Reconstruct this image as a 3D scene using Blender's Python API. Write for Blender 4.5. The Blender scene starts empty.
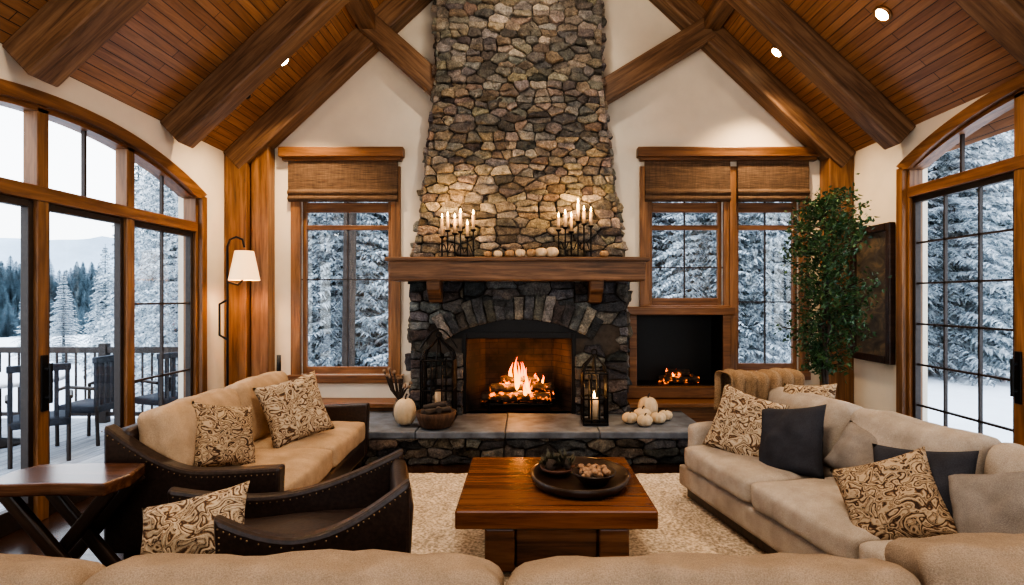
import bpy, bmesh, math, random
from mathutils import Vector, Matrix, noise, Euler
RND=random.Random(5)
scene=bpy.context.scene
COL=scene.collection
# ---------------------------------------------------------------- helpers
def empty(name,loc=(0,0,0),rz=0.0,parent=None):
    e=bpy.data.objects.new(name,None); e.location=loc; e.rotation_euler=(0,0,rz); e.empty_display_size=.2
    COL.objects.link(e)
    if parent: e.parent=parent
    return e
def mk(name,verts,faces,mat,parent=None,smooth=False,loc=(0,0,0),rot=(0,0,0),bevel=0,seg=2):
    me=bpy.data.meshes.new(name); me.from_pydata([tuple(v) for v in verts],[],faces); me.update()
    ob=bpy.data.objects.new(name,me); ob.location=loc; ob.rotation_euler=rot
    COL.objects.link(ob)
    if mat: me.materials.append(mat)
    if parent: ob.parent=parent
    if smooth:
        for p in me.polygons: p.use_smooth=True
    if bevel:
        b=ob.modifiers.new('bev','BEVEL'); b.width=bevel; b.segments=seg; b.limit_method='ANGLE'
    return ob
def boxvf(x0,x1,y0,y1,z0,z1,V,F):
    n=len(V)
    V+= [(x0,y0,z0),(x1,y0,z0),(x1,y1,z0),(x0,y1,z0),(x0,y0,z1),(x1,y0,z1),(x1,y1,z1),(x0,y1,z1)]
    F+= [(n,n+3,n+2,n+1),(n+4,n+5,n+6,n+7),(n,n+1,n+5,n+4),(n+1,n+2,n+6,n+5),(n+2,n+3,n+7,n+6),(n+3,n,n+4,n+7)]
def boxes(name,L,mat,parent=None,bevel=0.0,loc=(0,0,0),rot=(0,0,0)):
    V=[];F=[]
    for b in L: boxvf(*b,V,F)
    return mk(name,V,F,mat,parent,bevel=bevel,loc=loc,rot=rot)
def box(name,x0,x1,y0,y1,z0,z1,mat,parent=None,bevel=0.0,**k):
    return boxes(name,[(x0,x1,y0,y1,z0,z1)],mat,parent,bevel,**k)
def lathe(name,prof,mat,parent=None,loc=(0,0,0),seg=20,rot=(0,0,0),lobes=0,lob=0,sc=(1,1)):
    V=[];F=[]
    for r,z in prof:
        for i in range(seg):
            a=2*math.pi*i/seg
            rr=r*(1+(lob*abs(math.cos(a*lobes/2)) if lobes else 0))
            V.append((rr*math.cos(a)*sc[0],rr*math.sin(a)*sc[1],z))
    for j in range(len(prof)-1):
        for i in range(seg):
            a=j*seg+i;b=j*seg+(i+1)%seg
            F.append((a,b,b+seg,a+seg))
    F.append(tuple(range(seg-1,-1,-1))); n=(len(prof)-1)*seg; F.append(tuple(range(n,n+seg)))
    return mk(name,V,F,mat,parent,True,loc,rot)
def tube(name,paths,r,mat,parent=None,loc=(0,0,0),rot=(0,0,0)):
    cu=bpy.data.curves.new(name,'CURVE'); cu.dimensions='3D'; cu.bevel_depth=r; cu.bevel_resolution=2; cu.use_fill_caps=True
    for p in paths:
        s=cu.splines.new('POLY'); s.points.add(len(p)-1)
        for i,q in enumerate(p): s.points[i].co=(q[0],q[1],q[2],1)
    cu.materials.append(mat)
    ob=bpy.data.objects.new(name,cu); ob.location=loc; ob.rotation_euler=rot; COL.objects.link(ob)
    if parent: ob.parent=parent
    return ob
def beam(name,p0,p1,w,h,mat,parent=None,bevel=.012):
    p0=Vector(p0);p1=Vector(p1);d=p1-p0;L=d.length;X=d.normalized()
    up=Vector((0,0,1)) if abs(X.z)<.98 else Vector((0,1,0))
    Y=up.cross(X).normalized();Z=X.cross(Y)
    ob=box(name,0,L,-w/2,w/2,-h/2,h/2,mat,parent,bevel)
    M=Matrix((X,Y,Z)).transposed().to_4x4(); M.translation=p0
    ob.matrix_local=M
    return ob
def rbox(name,sx,sy,sz,r,mat,parent=None,loc=(0,0,0),rot=(0,0,0),puff=(0,0,0),n=10,wr=0.006,seed=0):
    """soft upholstered block, origin at centre; puff per-axis bulge"""
    bm=bmesh.new(); bmesh.ops.create_cube(bm,size=2)
    bmesh.ops.subdivide_edges(bm,edges=bm.edges[:],cuts=n,use_grid_fill=True)
    h=Vector((sx/2,sy/2,sz/2)); off=Vector((seed*3.1,seed*1.7,0))
    for v in bm.verts:
        u=v.co.copy()
        e=Vector([math.copysign(abs(c)**.8,c) for c in u])
        p=Vector((e.x*h.x,e.y*h.y,e.z*h.z))
        inner=Vector([max(-(h[i]-r),min(h[i]-r,p[i])) for i in range(3)])
        dlt=p-inner
        if dlt.length>1e-6: p=inner+dlt.normalized()*r
        fx=(1-u.y*u.y)*(1-u.z*u.z);fy=(1-u.x*u.x)*(1-u.z*u.z);fz=(1-u.x*u.x)*(1-u.y*u.y)
        p.x+=puff[0]*fx*u.x; p.y+=puff[1]*fy*u.y; p.z+=puff[2]*fz*u.z
        q=p+off
        p+=Vector((noise.noise(q*7),noise.noise(q*7+Vector((9,0,0))),noise.noise(q*7+Vector((0,9,0)))))*wr*1.6
        v.co=p
    me=bpy.data.meshes.new(name); bm.to_mesh(me); bm.free()
    for p in me.polygons:p.use_smooth=True
    me.materials.append(mat)
    ob=bpy.data.objects.new(name,me); ob.location=loc; ob.rotation_euler=rot; COL.objects.link(ob)
    if parent: ob.parent=parent
    return ob
def pillow(name,c,yaw,lean,roll,w,h,t,mat,parent=None,seed=0):
    n=18;V=[];F=[]
    def pt(i,j,s):
        u=2*i/n-1;v=2*j/n-1
        y=w/2*u*(1-.09*(1-v*v)*abs(u));z=h/2*v*(1-.09*(1-u*u)*abs(v))
        k=(max(0,(1-u*u)*(1-v*v)))**.42
        x=s*t/2*k
        q=Vector((s*3+seed*5,y*6,z*6)); x+=s*k*.028*noise.noise(q)+s*.02*k*noise.noise(q*2.6)
        return (x,y,z)
    for s in(1,-1):
        for j in range(n+1):
            for i in range(n+1): V.append(pt(i,j,s))
    N=(n+1)**2
    for j in range(n):
        for i in range(n):
            a=j*(n+1)+i
            F.append((a,a+1,a+n+2,a+n+1)); b=a+N; F.append((b,b+n+1,b+n+2,b+1))
    ob=mk(name,V,F,mat,parent,True,c,(math.radians(roll),math.radians(-lean),math.radians(yaw)))
    bm=bmesh.new();bm.from_mesh(ob.data);bmesh.ops.remove_doubles(bm,verts=bm.verts,dist=.0005);bm.to_mesh(ob.data);bm.free()
    return ob
def prism(name,poly,y0,y1,mat,parent=None,bevel=0.0,axis='y',**k):
    n=len(poly)
    if axis=='y': V=[(a,y0,z) for a,z in poly]+[(a,y1,z) for a,z in poly]
    else: V=[(y0,a,z) for a,z in poly]+[(y1,a,z) for a,z in poly]
    F=[tuple(range(n)),tuple(range(2*n-1,n-1,-1))]+[(i,i+n,(i+1)%n+n,(i+1)%n) for i in range(n)]
    return mk(name,V,F,mat,parent,bevel=bevel,**k)
def spheres(name,L,mat,parent=None,sub=1,loc=(0,0,0),jit=0):
    bm=bmesh.new()
    for (x,y,z,r) in L:
        bmesh.ops.create_icosphere(bm,subdivisions=sub,radius=r,matrix=Matrix.Translation((x,y,z)))
    if jit:
        for v in bm.verts: v.co+=Vector(noise.noise_vector(v.co*40))*jit
    me=bpy.data.meshes.new(name);bm.to_mesh(me);bm.free()
    for p in me.polygons:p.use_smooth=True
    me.materials.append(mat);ob=bpy.data.objects.new(name,me);ob.location=loc;COL.objects.link(ob)
    if parent:ob.parent=parent
    return ob
# ---------------------------------------------------------------- materials
def nm(name,rough=.6,col=(.5,.5,.5),metal=0,spec=.5):
    m=bpy.data.materials.new(name);m.use_nodes=True;nt=m.node_tree;b=nt.nodes['Principled BSDF']
    b.inputs['Roughness'].default_value=rough;b.inputs['Base Color'].default_value=(*col,1);b.inputs['Metallic'].default_value=metal
    b.inputs['Specular IOR Level'].default_value=spec
    return m,nt,b
def N(nt,t,**k):
    n=nt.nodes.new(t)
    for a,b in k.items(): setattr(n,a,b)
    return n
def co(nt,scale=(1,1,1),rot=(0,0,0),kind='Object'):
    t=N(nt,'ShaderNodeTexCoord');m=N(nt,'ShaderNodeMapping');m.inputs['Scale'].default_value=scale;m.inputs['Rotation'].default_value=rot
    nt.links.new(t.outputs[kind],m.inputs['Vector']);return m.outputs[0]
def tex_noise(nt,v,s,d=4,r=.55,dist=0):
    n=N(nt,'ShaderNodeTexNoise');n.inputs['Scale'].default_value=s;n.inputs['Detail'].default_value=d;n.inputs['Roughness'].default_value=r;n.inputs['Distortion'].default_value=dist
    nt.links.new(v,n.inputs['Vector']);return n.outputs['Fac']
def ramp(nt,f,st):
    r=N(nt,'ShaderNodeValToRGB');e=r.color_ramp.elements
    while len(e)<len(st):e.new(.5)
    for i,(p,c) in enumerate(st):e[i].position=p;e[i].color=(*c,1)
    nt.links.new(f,r.inputs[0]);return r.outputs[0]
def mixc(nt,f,a,b,mode='MIX'):
    m=N(nt,'ShaderNodeMix',data_type='RGBA',blend_type=mode)
    for s,v in((0,f),(6,a),(7,b)):
        if isinstance(v,(int,float)):m.inputs[s].default_value=v
        elif isinstance(v,tuple):m.inputs[s].default_value=(*v,1)
        else:nt.links.new(v,m.inputs[s])
    return m.outputs[2]
def bump(nt,b,h,st=.3,d=.01):
    n=N(nt,'ShaderNodeBump');n.inputs['Strength'].default_value=st;n.inputs['Distance'].default_value=d
    nt.links.new(h,n.inputs['Height']);nt.links.new(n.outputs[0],b.inputs['Normal'])
def wood(name,dark,mid,light,axis=0,rough=.45,sc=1.0,bs=.25):
    m,nt,b=nm(name,rough)
    s=[14*sc]*3;s[axis]=.9*sc
    f=tex_noise(nt,co(nt,tuple(s)),1.6,6,.65,.6)
    s2=[3*sc]*3;s2[axis]=.4*sc
    g=tex_noise(nt,co(nt,tuple(s2)),1.3,3)
    c=ramp(nt,f,[(.3,dark),(.5,mid),(.7,light)])
    c=mixc(nt,.55,c,ramp(nt,g,[(.3,(.45,.42,.4)),(.7,(1.25,1.2,1.15))]),'MULTIPLY')
    nt.links.new(c,b.inputs['Base Color']);bump(nt,b,f,bs,.01);return m
beamX=wood('beam_wood',(.06,.031,.017),(.175,.097,.052),(.29,.175,.098),0,.55)
trimZ=wood('trim_wood_vertical',(.095,.044,.019),(.225,.11,.046),(.345,.18,.08),2,.4)
trimX=wood('trim_wood_horizontal',(.08,.036,.016),(.19,.087,.036),(.29,.145,.063),0,.4)
trimY=wood('trim_wood_long',(.085,.039,.017),(.20,.092,.038),(.30,.15,.065),1,.4)
mantelW=wood('mantel_wood',(.04,.02,.011),(.14,.07,.034),(.26,.142,.072),0,.55,1,.5)
tableW=wood('table_wood',(.05,.018,.009),(.17,.066,.027),(.28,.125,.052),0,.2,.7,.08)
sideW=wood('side_table_wood',(.03,.013,.008),(.095,.04,.02),(.18,.085,.042),0,.25,.8,.08)
darkW=wood('dark_wood',(.015,.008,.005),(.035,.019,.012),(.06,.034,.022),0,.35)
def planks(name,kind,cols,mx,width,rough=.4,mortar=(.02,.01,.006),xs=1.0):
    m,nt,b=nm(name,rough)
    t=N(nt,'ShaderNodeTexCoord');sp=N(nt,'ShaderNodeSeparateXYZ');nt.links.new(t.outputs['Object'],sp.inputs[0])
    mu=N(nt,'ShaderNodeMath',operation='MULTIPLY');mu.inputs[1].default_value=xs;nt.links.new(sp.outputs[0],mu.inputs[0])
    cb=N(nt,'ShaderNodeCombineXYZ')
    if kind=='y':nt.links.new(sp.outputs[1],cb.inputs[0]);nt.links.new(mu.outputs[0],cb.inputs[1])
    else:nt.links.new(mu.outputs[0],cb.inputs[0]);nt.links.new(sp.outputs[1],cb.inputs[1])
    br=N(nt,'ShaderNodeTexBrick');nt.links.new(cb.outputs[0],br.inputs['Vector'])
    br.inputs['Scale'].default_value=1;br.inputs['Brick Width'].default_value=mx;br.inputs['Row Height'].default_value=width
    br.inputs['Mortar Size'].default_value=.004;br.inputs['Mortar Smooth'].default_value=.3
    br.inputs['Color1'].default_value=(*cols[0],1);br.inputs['Color2'].default_value=(*cols[1],1);br.inputs['Mortar'].default_value=(*mortar,1)
    mp=N(nt,'ShaderNodeMapping');mp.inputs['Scale'].default_value=(1.2,18,1);nt.links.new(cb.outputs[0],mp.inputs[0])
    f=tex_noise(nt,mp.outputs[0],1.5,6,.65,.5)
    c=mixc(nt,.8,br.outputs['Color'],ramp(nt,f,[(.3,(.5,.45,.4)),(.7,(1.3,1.25,1.2))]),'MULTIPLY')
    nt.links.new(c,b.inputs['Base Color'])
    inv=N(nt,'ShaderNodeMath',operation='SUBTRACT');inv.inputs[0].default_value=1;nt.links.new(br.outputs['Fac'],inv.inputs[1])
    bump(nt,b,inv.outputs[0],.5,.008);return m
ceilM=planks('ceiling_planks','y',((.34,.178,.085),(.245,.12,.056)),2.6,.085,.4,xs=1.37,mortar=(.035,.018,.009))
floorM=planks('floor_planks','x',((.05,.024,.014),(.028,.014,.009)),1.6,.13,.2)
deckM=planks('deck_boards','y',((.42,.45,.5),(.34,.37,.42)),2.4,.14,.7,mortar=(.1,.1,.11))
def plain(name,c,rough=.6,metal=0,vs=0,ns=30,bs=.1,spec=.5):
    m,nt,b=nm(name,rough,c,metal,spec)
    f=tex_noise(nt,co(nt),ns,4)
    k=1-vs;k2=1+vs
    nt.links.new(ramp(nt,f,[(.3,tuple(x*k for x in c)),(.7,tuple(min(1,x*k2) for x in c))]),b.inputs['Base Color'])
    bump(nt,b,f,bs,.004);return m
wallM=plain('wall_plaster',(.74,.66,.54),.85,0,.05,3,.15)
blackM=plain('black_iron',(.012,.011,.011),.45,.6,.3,60,.2)
frameB=plain('window_frame_dark',(.03,.02,.016),.5,0,.2)
leatherM=plain('dark_leather',(.030,.018,.014),.38,0,.45,45,.35)
brassM=plain('nailhead_brass',(.26,.19,.11),.45,1,.1)
def fabric(name,c,var=.18,sc=260,big=7,rough=.92,bd=.012):
    m,nt,b=nm(name,rough,spec=.15)
    v=co(nt);f=tex_noise(nt,v,sc,2);g=tex_noise(nt,v,big,4)
    a=ramp(nt,f,[(.35,tuple(x*(1-var) for x in c)),(.65,tuple(min(1,x*(1+var)) for x in c))])
    a=mixc(nt,.6,a,ramp(nt,g,[(.3,(.68,.66,.63)),(.7,(1.2,1.2,1.2))]),'MULTIPLY')
    nt.links.new(a,b.inputs['Base Color'])
    ad=N(nt,'ShaderNodeMath',operation='MULTIPLY_ADD');ad.inputs[1].default_value=2.5
    nt.links.new(g,ad.inputs[0]);nt.links.new(f,ad.inputs[2]);bump(nt,b,ad.outputs[0],.5,bd);return m
beigeF=fabric('camel_linen',(.44,.32,.215))
tanF=fabric('tan_linen',(.28,.21,.15))
greyF=fabric('warm_grey_linen',(.40,.35,.30))
greyP=fabric('grey_pillow_cloth',(.24,.215,.195))
darkF=fabric('charcoal_cloth',(.045,.047,.058))
throwF=fabric('tan_throw_wool',(.26,.175,.105),.3,140,7,.95,.006)
rugM=fabric('shag_rug',(.48,.405,.32),.4,45,6,.97)
def pattern(name,base,dark,mid,sc=11):
    """ikat-like swirls: iso-bands of a distorted noise plus a woven speckle"""
    m,nt,b=nm(name,.9,spec=.15)
    v=co(nt,(1,1,1.25),(math.radians(35),0,0))
    f0=tex_noise(nt,v,sc,1.5,.5,.9)
    mu=N(nt,'ShaderNodeMath',operation='MULTIPLY');nt.links.new(f0,mu.inputs[0]);mu.inputs[1].default_value=5.0
    fr=N(nt,'ShaderNodeMath',operation='PINGPONG');nt.links.new(mu.outputs[0],fr.inputs[0]);fr.inputs[1].default_value=.5
    f=tex_noise(nt,v,120,3,.7)
    ad=N(nt,'ShaderNodeMath',operation='MULTIPLY_ADD');ad.inputs[1].default_value=.28;nt.links.new(f,ad.inputs[0]);nt.links.new(fr.outputs[0],ad.inputs[2])
    c=ramp(nt,ad.outputs[0],[(.17,dark),(.26,mid),(.33,base),(.48,base),(.53,mid),(.58,base),(.62,dark)])
    nt.links.new(c,b.inputs['Base Color']);bump(nt,b,ad.outputs[0],.8,.012);return m
patA=pattern('ikat_cloth',(.50,.405,.29),(.075,.046,.032),(.25,.16,.095),9)
patB=pattern('woven_ikat_cloth',(.42,.32,.215),(.05,.032,.024),(.19,.118,.07),11)
def shadeM():
    m,nt,b=nm('woven_shade',.85)
    f=tex_noise(nt,co(nt,(6,6,160)),1.2,4);g=tex_noise(nt,co(nt,(60,60,5)),1,2)
    c=ramp(nt,f,[(.3,(.045,.026,.016)),(.5,(.115,.068,.04)),(.72,(.19,.12,.07))])
    nt.links.new(mixc(nt,.5,c,ramp(nt,g,[(.3,(.6,.6,.6)),(.7,(1.2,1.2,1.2))]),'MULTIPLY'),b.inputs['Base Color']);bump(nt,b,f,.5,.01);return m
shM=shadeM()
def stoneM():
    m,nt,b=nm('fieldstone',.85,spec=.3)
    a=N(nt,'ShaderNodeVertexColor',layer_name='col')
    v=co(nt);f=tex_noise(nt,v,10,8,.75);g=tex_noise(nt,v,55,6,.75)
    c=mixc(nt,.95,a.outputs[0],ramp(nt,f,[(.32,(.35,.35,.37)),(.52,(1,1,1)),(.68,(1.7,1.6,1.45))]),'MULTIPLY')
    c=mixc(nt,.7,c,ramp(nt,g,[(.35,(.35,.35,.35)),(.65,(1.55,1.55,1.55))]),'MULTIPLY')
    nt.links.new(c,b.inputs['Base Color'])
    ad=N(nt,'ShaderNodeMath',operation='ADD');nt.links.new(f,ad.inputs[0]);nt.links.new(g,ad.inputs[1]);bump(nt,b,ad.outputs[0],1,.05);return m
stM=stoneM()
mortarM=plain('mortar',(.06,.05,.042),.95,0,.3,20,.5)
slabM=plain('bluestone_slab',(.115,.13,.155),.6,0,.45,6,.5)
def glassM():
    m=bpy.data.materials.new('window_glass');m.use_nodes=True;nt=m.node_tree;nt.nodes.clear()
    o=N(nt,'ShaderNodeOutputMaterial');t=N(nt,'ShaderNodeBsdfTransparent');g=N(nt,'ShaderNodeBsdfGlossy');g.inputs['Roughness'].default_value=.02
    x=N(nt,'ShaderNodeMixShader');x.inputs[0].default_value=.04
    t.inputs[0].default_value=(.97,.99,1,1)
    nt.links.new(t.outputs[0],x.inputs[1]);nt.links.new(g.outputs[0],x.inputs[2]);nt.links.new(x.outputs[0],o.inputs[0]);return m
glM=glassM()
def emis(name,c,s):
    m=bpy.data.materials.new(name);m.use_nodes=True;b=m.node_tree.nodes['Principled BSDF']
    b.inputs['Base Color'].default_value=(*c,1);b.inputs['Emission Color'].default_value=(*c,1);b.inputs['Emission Strength'].default_value=s;return m
candleFl=emis('candle_flame',(1,.6,.2),30)
lampSh=emis('linen_lampshade',(.9,.58,.30),.9)
bulbM=emis('downlight_lens',(1,.78,.5),40)
waxM=plain('candle_wax',(.50,.36,.23),.5,0,.05)
def flameM():
    m=bpy.data.materials.new('fire_flame');m.use_nodes=True;nt=m.node_tree;nt.nodes.clear()
    o=N(nt,'ShaderNodeOutputMaterial');t=N(nt,'ShaderNodeBsdfTransparent');e=N(nt,'ShaderNodeEmission')
    tc=N(nt,'ShaderNodeTexCoord');sp=N(nt,'ShaderNodeSeparateXYZ');nt.links.new(tc.outputs['Generated'],sp.inputs[0])
    nt.links.new(ramp(nt,sp.outputs[2],[(0,(1,.42,.06)),(.45,(1,.25,.02)),(1,(1,.07,.004))]),e.inputs[0]);e.inputs[1].default_value=5
    lw=N(nt,'ShaderNodeLayerWeight');lw.inputs[0].default_value=.45
    x=N(nt,'ShaderNodeMixShader');nt.links.new(lw.outputs['Facing'],x.inputs[0]);nt.links.new(e.outputs[0],x.inputs[1]);nt.links.new(t.outputs[0],x.inputs[2]);nt.links.new(x.outputs[0],o.inputs[0]);return m
flM=flameM()
snowM=plain('snow',(.86,.88,.92),.7,0,.04,2,.4)
def treeM():
    m,nt,b=nm('snowy_needles',.8,spec=.1)
    g=N(nt,'ShaderNodeNewGeometry');sp=N(nt,'ShaderNodeSeparateXYZ');nt.links.new(g.outputs['Normal'],sp.inputs[0])
    ab=N(nt,'ShaderNodeMath',operation='ABSOLUTE');nt.links.new(sp.outputs[2],ab.inputs[0])
    f=tex_noise(nt,co(nt),6,6,.75)
    ad=N(nt,'ShaderNodeMath',operation='MULTIPLY_ADD');ad.inputs[1].default_value=.22;nt.links.new(ab.outputs[0],ad.inputs[0]);nt.links.new(f,ad.inputs[2])
    nt.links.new(ramp(nt,ad.outputs[0],[(.50,(.09,.11,.115)),(.62,(.34,.39,.42)),(.74,(.82,.85,.88))]),b.inputs['Base Color']);return m  # dark needle tone is lightened, outdoor haze put into the colour
trM=treeM()
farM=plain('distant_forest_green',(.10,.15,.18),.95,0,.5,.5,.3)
mtnM=plain('distant_mountain',(.42,.50,.58),.95,0,.3,.02,.2)  # bluish base colour carries the distance haze
barkM=plain('bark',(.055,.04,.032),.9,0,.4,12,.8)
# ---------------------------------------------------------------- stone builder
def clip(poly,nx,nz,d):
    out=[]
    for i in range(len(poly)):
        a=poly[i];b=poly[(i+1)%len(poly)];da=a[0]*nx+a[1]*nz-d;db=b[0]*nx+b[1]*nz-d
        if da<=0:out.append(a)
        if da*db<0:
            t=da/(da-db);out.append((a[0]+(b[0]-a[0])*t,a[1]+(b[1]-a[1])*t))
    return out
def cells(u0,u1,v0,v1,sx,sz,rnd,vj=.2):
    k=sx/sz*.95;pts=[];z=v0-sz*.5
    while z<v1+sz*.5:
        rh=sz*rnd.uniform(.5,1.7);x=u0-sx*rnd.random()
        while x<u1+sx*.5:
            wd=sx*rnd.uniform(.4,1.9)
            if rh>sz*1.25 and rnd.random()<.35: # split into two thin courses
                pts.append((x+wd/2,(z+rh*.27)*k));pts.append((x+wd/2+rnd.uniform(-.02,.02),(z+rh*.75)*k))
            else:pts.append((x+wd/2,(z+rh/2+rnd.uniform(-vj,vj)*rh)*k))
            x+=wd
        z+=rh
    res=[]
    for i,p in enumerate(pts):
        poly=[(u0,v0*k),(u1,v0*k),(u1,v1*k),(u0,v1*k)]
        nb=sorted(((q[0]-p[0])**2+(q[1]-p[1])**2,q) for j,q in enumerate(pts) if j!=i and abs(q[0]-p[0])<sx*3 and abs(q[1]-p[1])<sx*3)[:18]
        for d2,q in nb:
            nx=q[0]-p[0];nz=q[1]-p[1];d=((q[0]**2+q[1]**2)-(p[0]**2+p[1]**2))/2
            poly=clip(poly,nx,nz,d)
            if len(poly)<3:break
        if len(poly)>=3:
            pl=[(a,b/k) for a,b in poly]
            w=max(a for a,b in pl)-min(a for a,b in pl);h=max(b for a,b in pl)-min(b for a,b in pl)
            if w>.025 and h>.022:res.append(pl)
    return res
class Stones:
    def __init__(s):s.V=[];s.F=[];s.C=[]
    def add(s,poly,mp,pal,rnd,gap=.006,th=.05):
        q=[]
        for i in range(len(poly)):
            a=poly[i];b=poly[(i+1)%len(poly)];l=math.hypot(b[0]-a[0],b[1]-a[1]);m=max(1,int(l/.04))
            if l<.012:continue
            for j in range(m):
                t=j/m;jx=.006 if j else 0
                q.append((a[0]+(b[0]-a[0])*t+rnd.uniform(-jx,jx),a[1]+(b[1]-a[1])*t+rnd.uniform(-jx,jx)))
        if len(q)<3:return
        poly=q;q=[]
        for i in range(len(poly)):
            a=poly[i];b=poly[(i+1)%len(poly)];w=.22
            q+=[(a[0]*(1-w)+b[0]*w,a[1]*(1-w)+b[1]*w),(a[0]*w+b[0]*(1-w),a[1]*w+b[1]*(1-w))]
        poly=q
        cx=sum(a for a,b in poly)/len(poly);cz=sum(b for a,b in poly)/len(poly)
        P=[]
        for a,b in poly:
            l=math.hypot(a-cx,b-cz)or 1e-6;f=max(.3,1-gap/l);P.append(((a-cx)*f,(b-cz)*f))
        T=th*rnd.uniform(.3,1.7);sd=rnd.random()*50;n=len(P);base=len(s.V);c=rnd.choice(pal);g=rnd.uniform(.6,1.4);c=tuple(x*g*rnd.uniform(.94,1.06) for x in c)
        tx=rnd.uniform(-.5,.5);tz=rnd.uniform(-.7,.4)
        for sc,d in((1,-.03),(1.0,T*.65),(.95,T*.95),(.7,T),(.35,T*1.02)):
            for a,b in P:
                dd=d
                if d>0:dd+=(tx*a+tz*b)*.3+.028*noise.noise(Vector((a*16*sc+sd,b*16*sc,sd)))
                s.V.append(mp(cx+a*sc,cz+b*sc,dd))
        for r in range(4):
            for i in range(n):
                j=(i+1)%n;s.F.append((base+r*n+i,base+r*n+j,base+(r+1)*n+j,base+(r+1)*n+i));s.C.append(c)
        s.F.append(tuple(base+4*n+i for i in range(n)));s.C.append(c)
    def build(s,name,parent=None):
        ob=mk(name,s.V,s.F,stM,parent,True)
        at=ob.data.color_attributes.new('col','FLOAT_COLOR','CORNER')
        arr=[]
        for p in ob.data.polygons:
            c=s.C[p.index]
            for _ in range(p.loop_total):arr+=[c[0],c[1],c[2],1]
        at.data.foreach_set('color',arr);return ob
palU=[tuple(x*1.28 for x in c) for c in[(.25,.21,.165),(.23,.205,.175),(.27,.215,.16),(.21,.20,.185),(.34,.30,.245),(.17,.155,.14),(.26,.24,.215),(.14,.13,.12),(.29,.25,.195)]]
palL=[tuple(x*1.25 for x in c) for c in[(.10,.105,.115),(.15,.15,.15),(.075,.078,.085),(.2,.185,.165),(.12,.105,.095),(.17,.18,.19)]]
palH=[tuple(x*1.15 for x in c) for c in[(.15,.135,.12),(.17,.14,.11),(.11,.11,.115),(.21,.18,.15),(.085,.082,.085)]]
# ---------------------------------------------------------------- room shell
XL,XR,YB,YR=-3.6,3.95,7.2,-1.6
EZ=3.42;XC=.175;SL=.94;RZ=EZ+(XC-XL)*SL
box('floor',XL-.25,XR+.25,YR,YB+.25,-.12,0,floorM)
def wallgrid(name,a0,a1,z0,z1,holes,fix0,fix1,axis):
    A=sorted({a0,a1}|{h[0] for h in holes}|{h[1] for h in holes});Z=sorted({z0,z1}|{h[2] for h in holes}|{h[3] for h in holes})
    L=[]
    for i in range(len(A)-1):
        for j in range(len(Z)-1):
            ca=(A[i]+A[i+1])/2;cz=(Z[j]+Z[j+1])/2
            if any(h[0]<ca<h[1] and h[2]<cz<h[3] for h in holes):continue
            L.append((A[i],A[i+1],fix0,fix1,Z[j],Z[j+1]) if axis=='x' else (fix0,fix1,A[i],A[i+1],Z[j],Z[j+1]))
    return L
L=wallgrid('w',XL-.25,XR+.25,0,EZ,[(-2.80,-1.64,.70,3.3),(1.52,2.48,1.56,3.3),(2.60,3.42,.74,3.3),(1.36,2.46,.58,1.48)],YB,YB+.25,'x')
wb=boxes('wall_back',L,wallM)
bm=bmesh.new();bm.from_mesh(wb.data)
vs=[bm.verts.new(p) for p in((XL-.25,YB,EZ),(XR+.25,YB,EZ),(XC,YB,RZ+.25),(XL-.25,YB+.25,EZ),(XR+.25,YB+.25,EZ),(XC,YB+.25,RZ+.25))]
for f in((0,1,2),(5,4,3),(0,3,4,1),(1,4,5,2),(2,5,3,0)):bm.faces.new([vs[i] for i in f])
bm.to_mesh(wb.data);bm.free()
L=wallgrid('r',XL-.25,XR+.25,0,RZ,[(-2.6,2.9,.4,3.1)],YR-.25,YR,'x')
boxes('wall_rear',L,wallM)
def archz(y,yc,hw,zs,za):
    r=za-zs;Rr=(hw*hw+r*r)/(2*r);return za-Rr+math.sqrt(max(0,Rr*Rr-(y-yc)**2))
def sidewall(name,xa,xb,yc,hw,zs,za):
    L=[(xa,xb,YR,yc-hw,0,EZ+.1),(xa,xb,yc+hw,YB,0,EZ+.1)];V=[];F=[]
    for b in L:boxvf(*b,V,F)
    n=36
    for i in range(n):
        y0=yc-hw+2*hw*i/n;y1=yc-hw+2*hw*(i+1)/n
        z0=archz(y0,yc,hw,zs,za);z1=archz(y1,yc,hw,zs,za);b=len(V)
        V+=[(xa,y0,z0),(xb,y0,z0),(xb,y1,z1),(xa,y1,z1),(xa,y0,EZ+.1),(xb,y0,EZ+.1),(xb,y1,EZ+.1),(xa,y1,EZ+.1)]
        F+=[(b,b+3,b+2,b+1),(b+4,b+5,b+6,b+7),(b,b+1,b+5,b+4),(b+1,b+2,b+6,b+5),(b+2,b+3,b+7,b+6),(b+3,b,b+4,b+7)]
    return mk(name,V,F,wallM)
LW=(4.62,1.82,2.80,3.13);RW=(4.25,1.80,3.03,3.37)
sidewall('wall_left',XL-.25,XL,*LW);sidewall('wall_right',XR,XR+.25,*RW)
def archframe(name,xa,xb,W,t,mat,parent):
    yc,hw,zs,za=W;V=[];F=[];n=40
    for i in range(n+1):
        y=yc-hw+2*hw*i/n;z=archz(y,yc,hw,zs,za)
        yi=yc+(y-yc)*(hw-t)/hw;zi=z-t
        if i in(0,n):zi=zs-t*.6
        V+=[(xa,y,z),(xb,y,z),(xb,yi,zi),(xa,yi,zi)]
    for i in range(n):
        a=i*4;b=a+4
        for k in range(4):F.append((a+k,a+(k+1)%4,b+(k+1)%4,b+k))
    F+=[(0,1,2,3),(n*4+3,n*4+2,n*4+1,n*4)]
    mk(name,V,F,mat,parent)
    boxes(name+'_jambs',[(xa,xb,yc-hw,yc-hw+t,0,zs-t*.3),(xa,xb,yc+hw-t,yc+hw,0,zs-t*.3)],trimZ,parent,.005)
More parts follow.
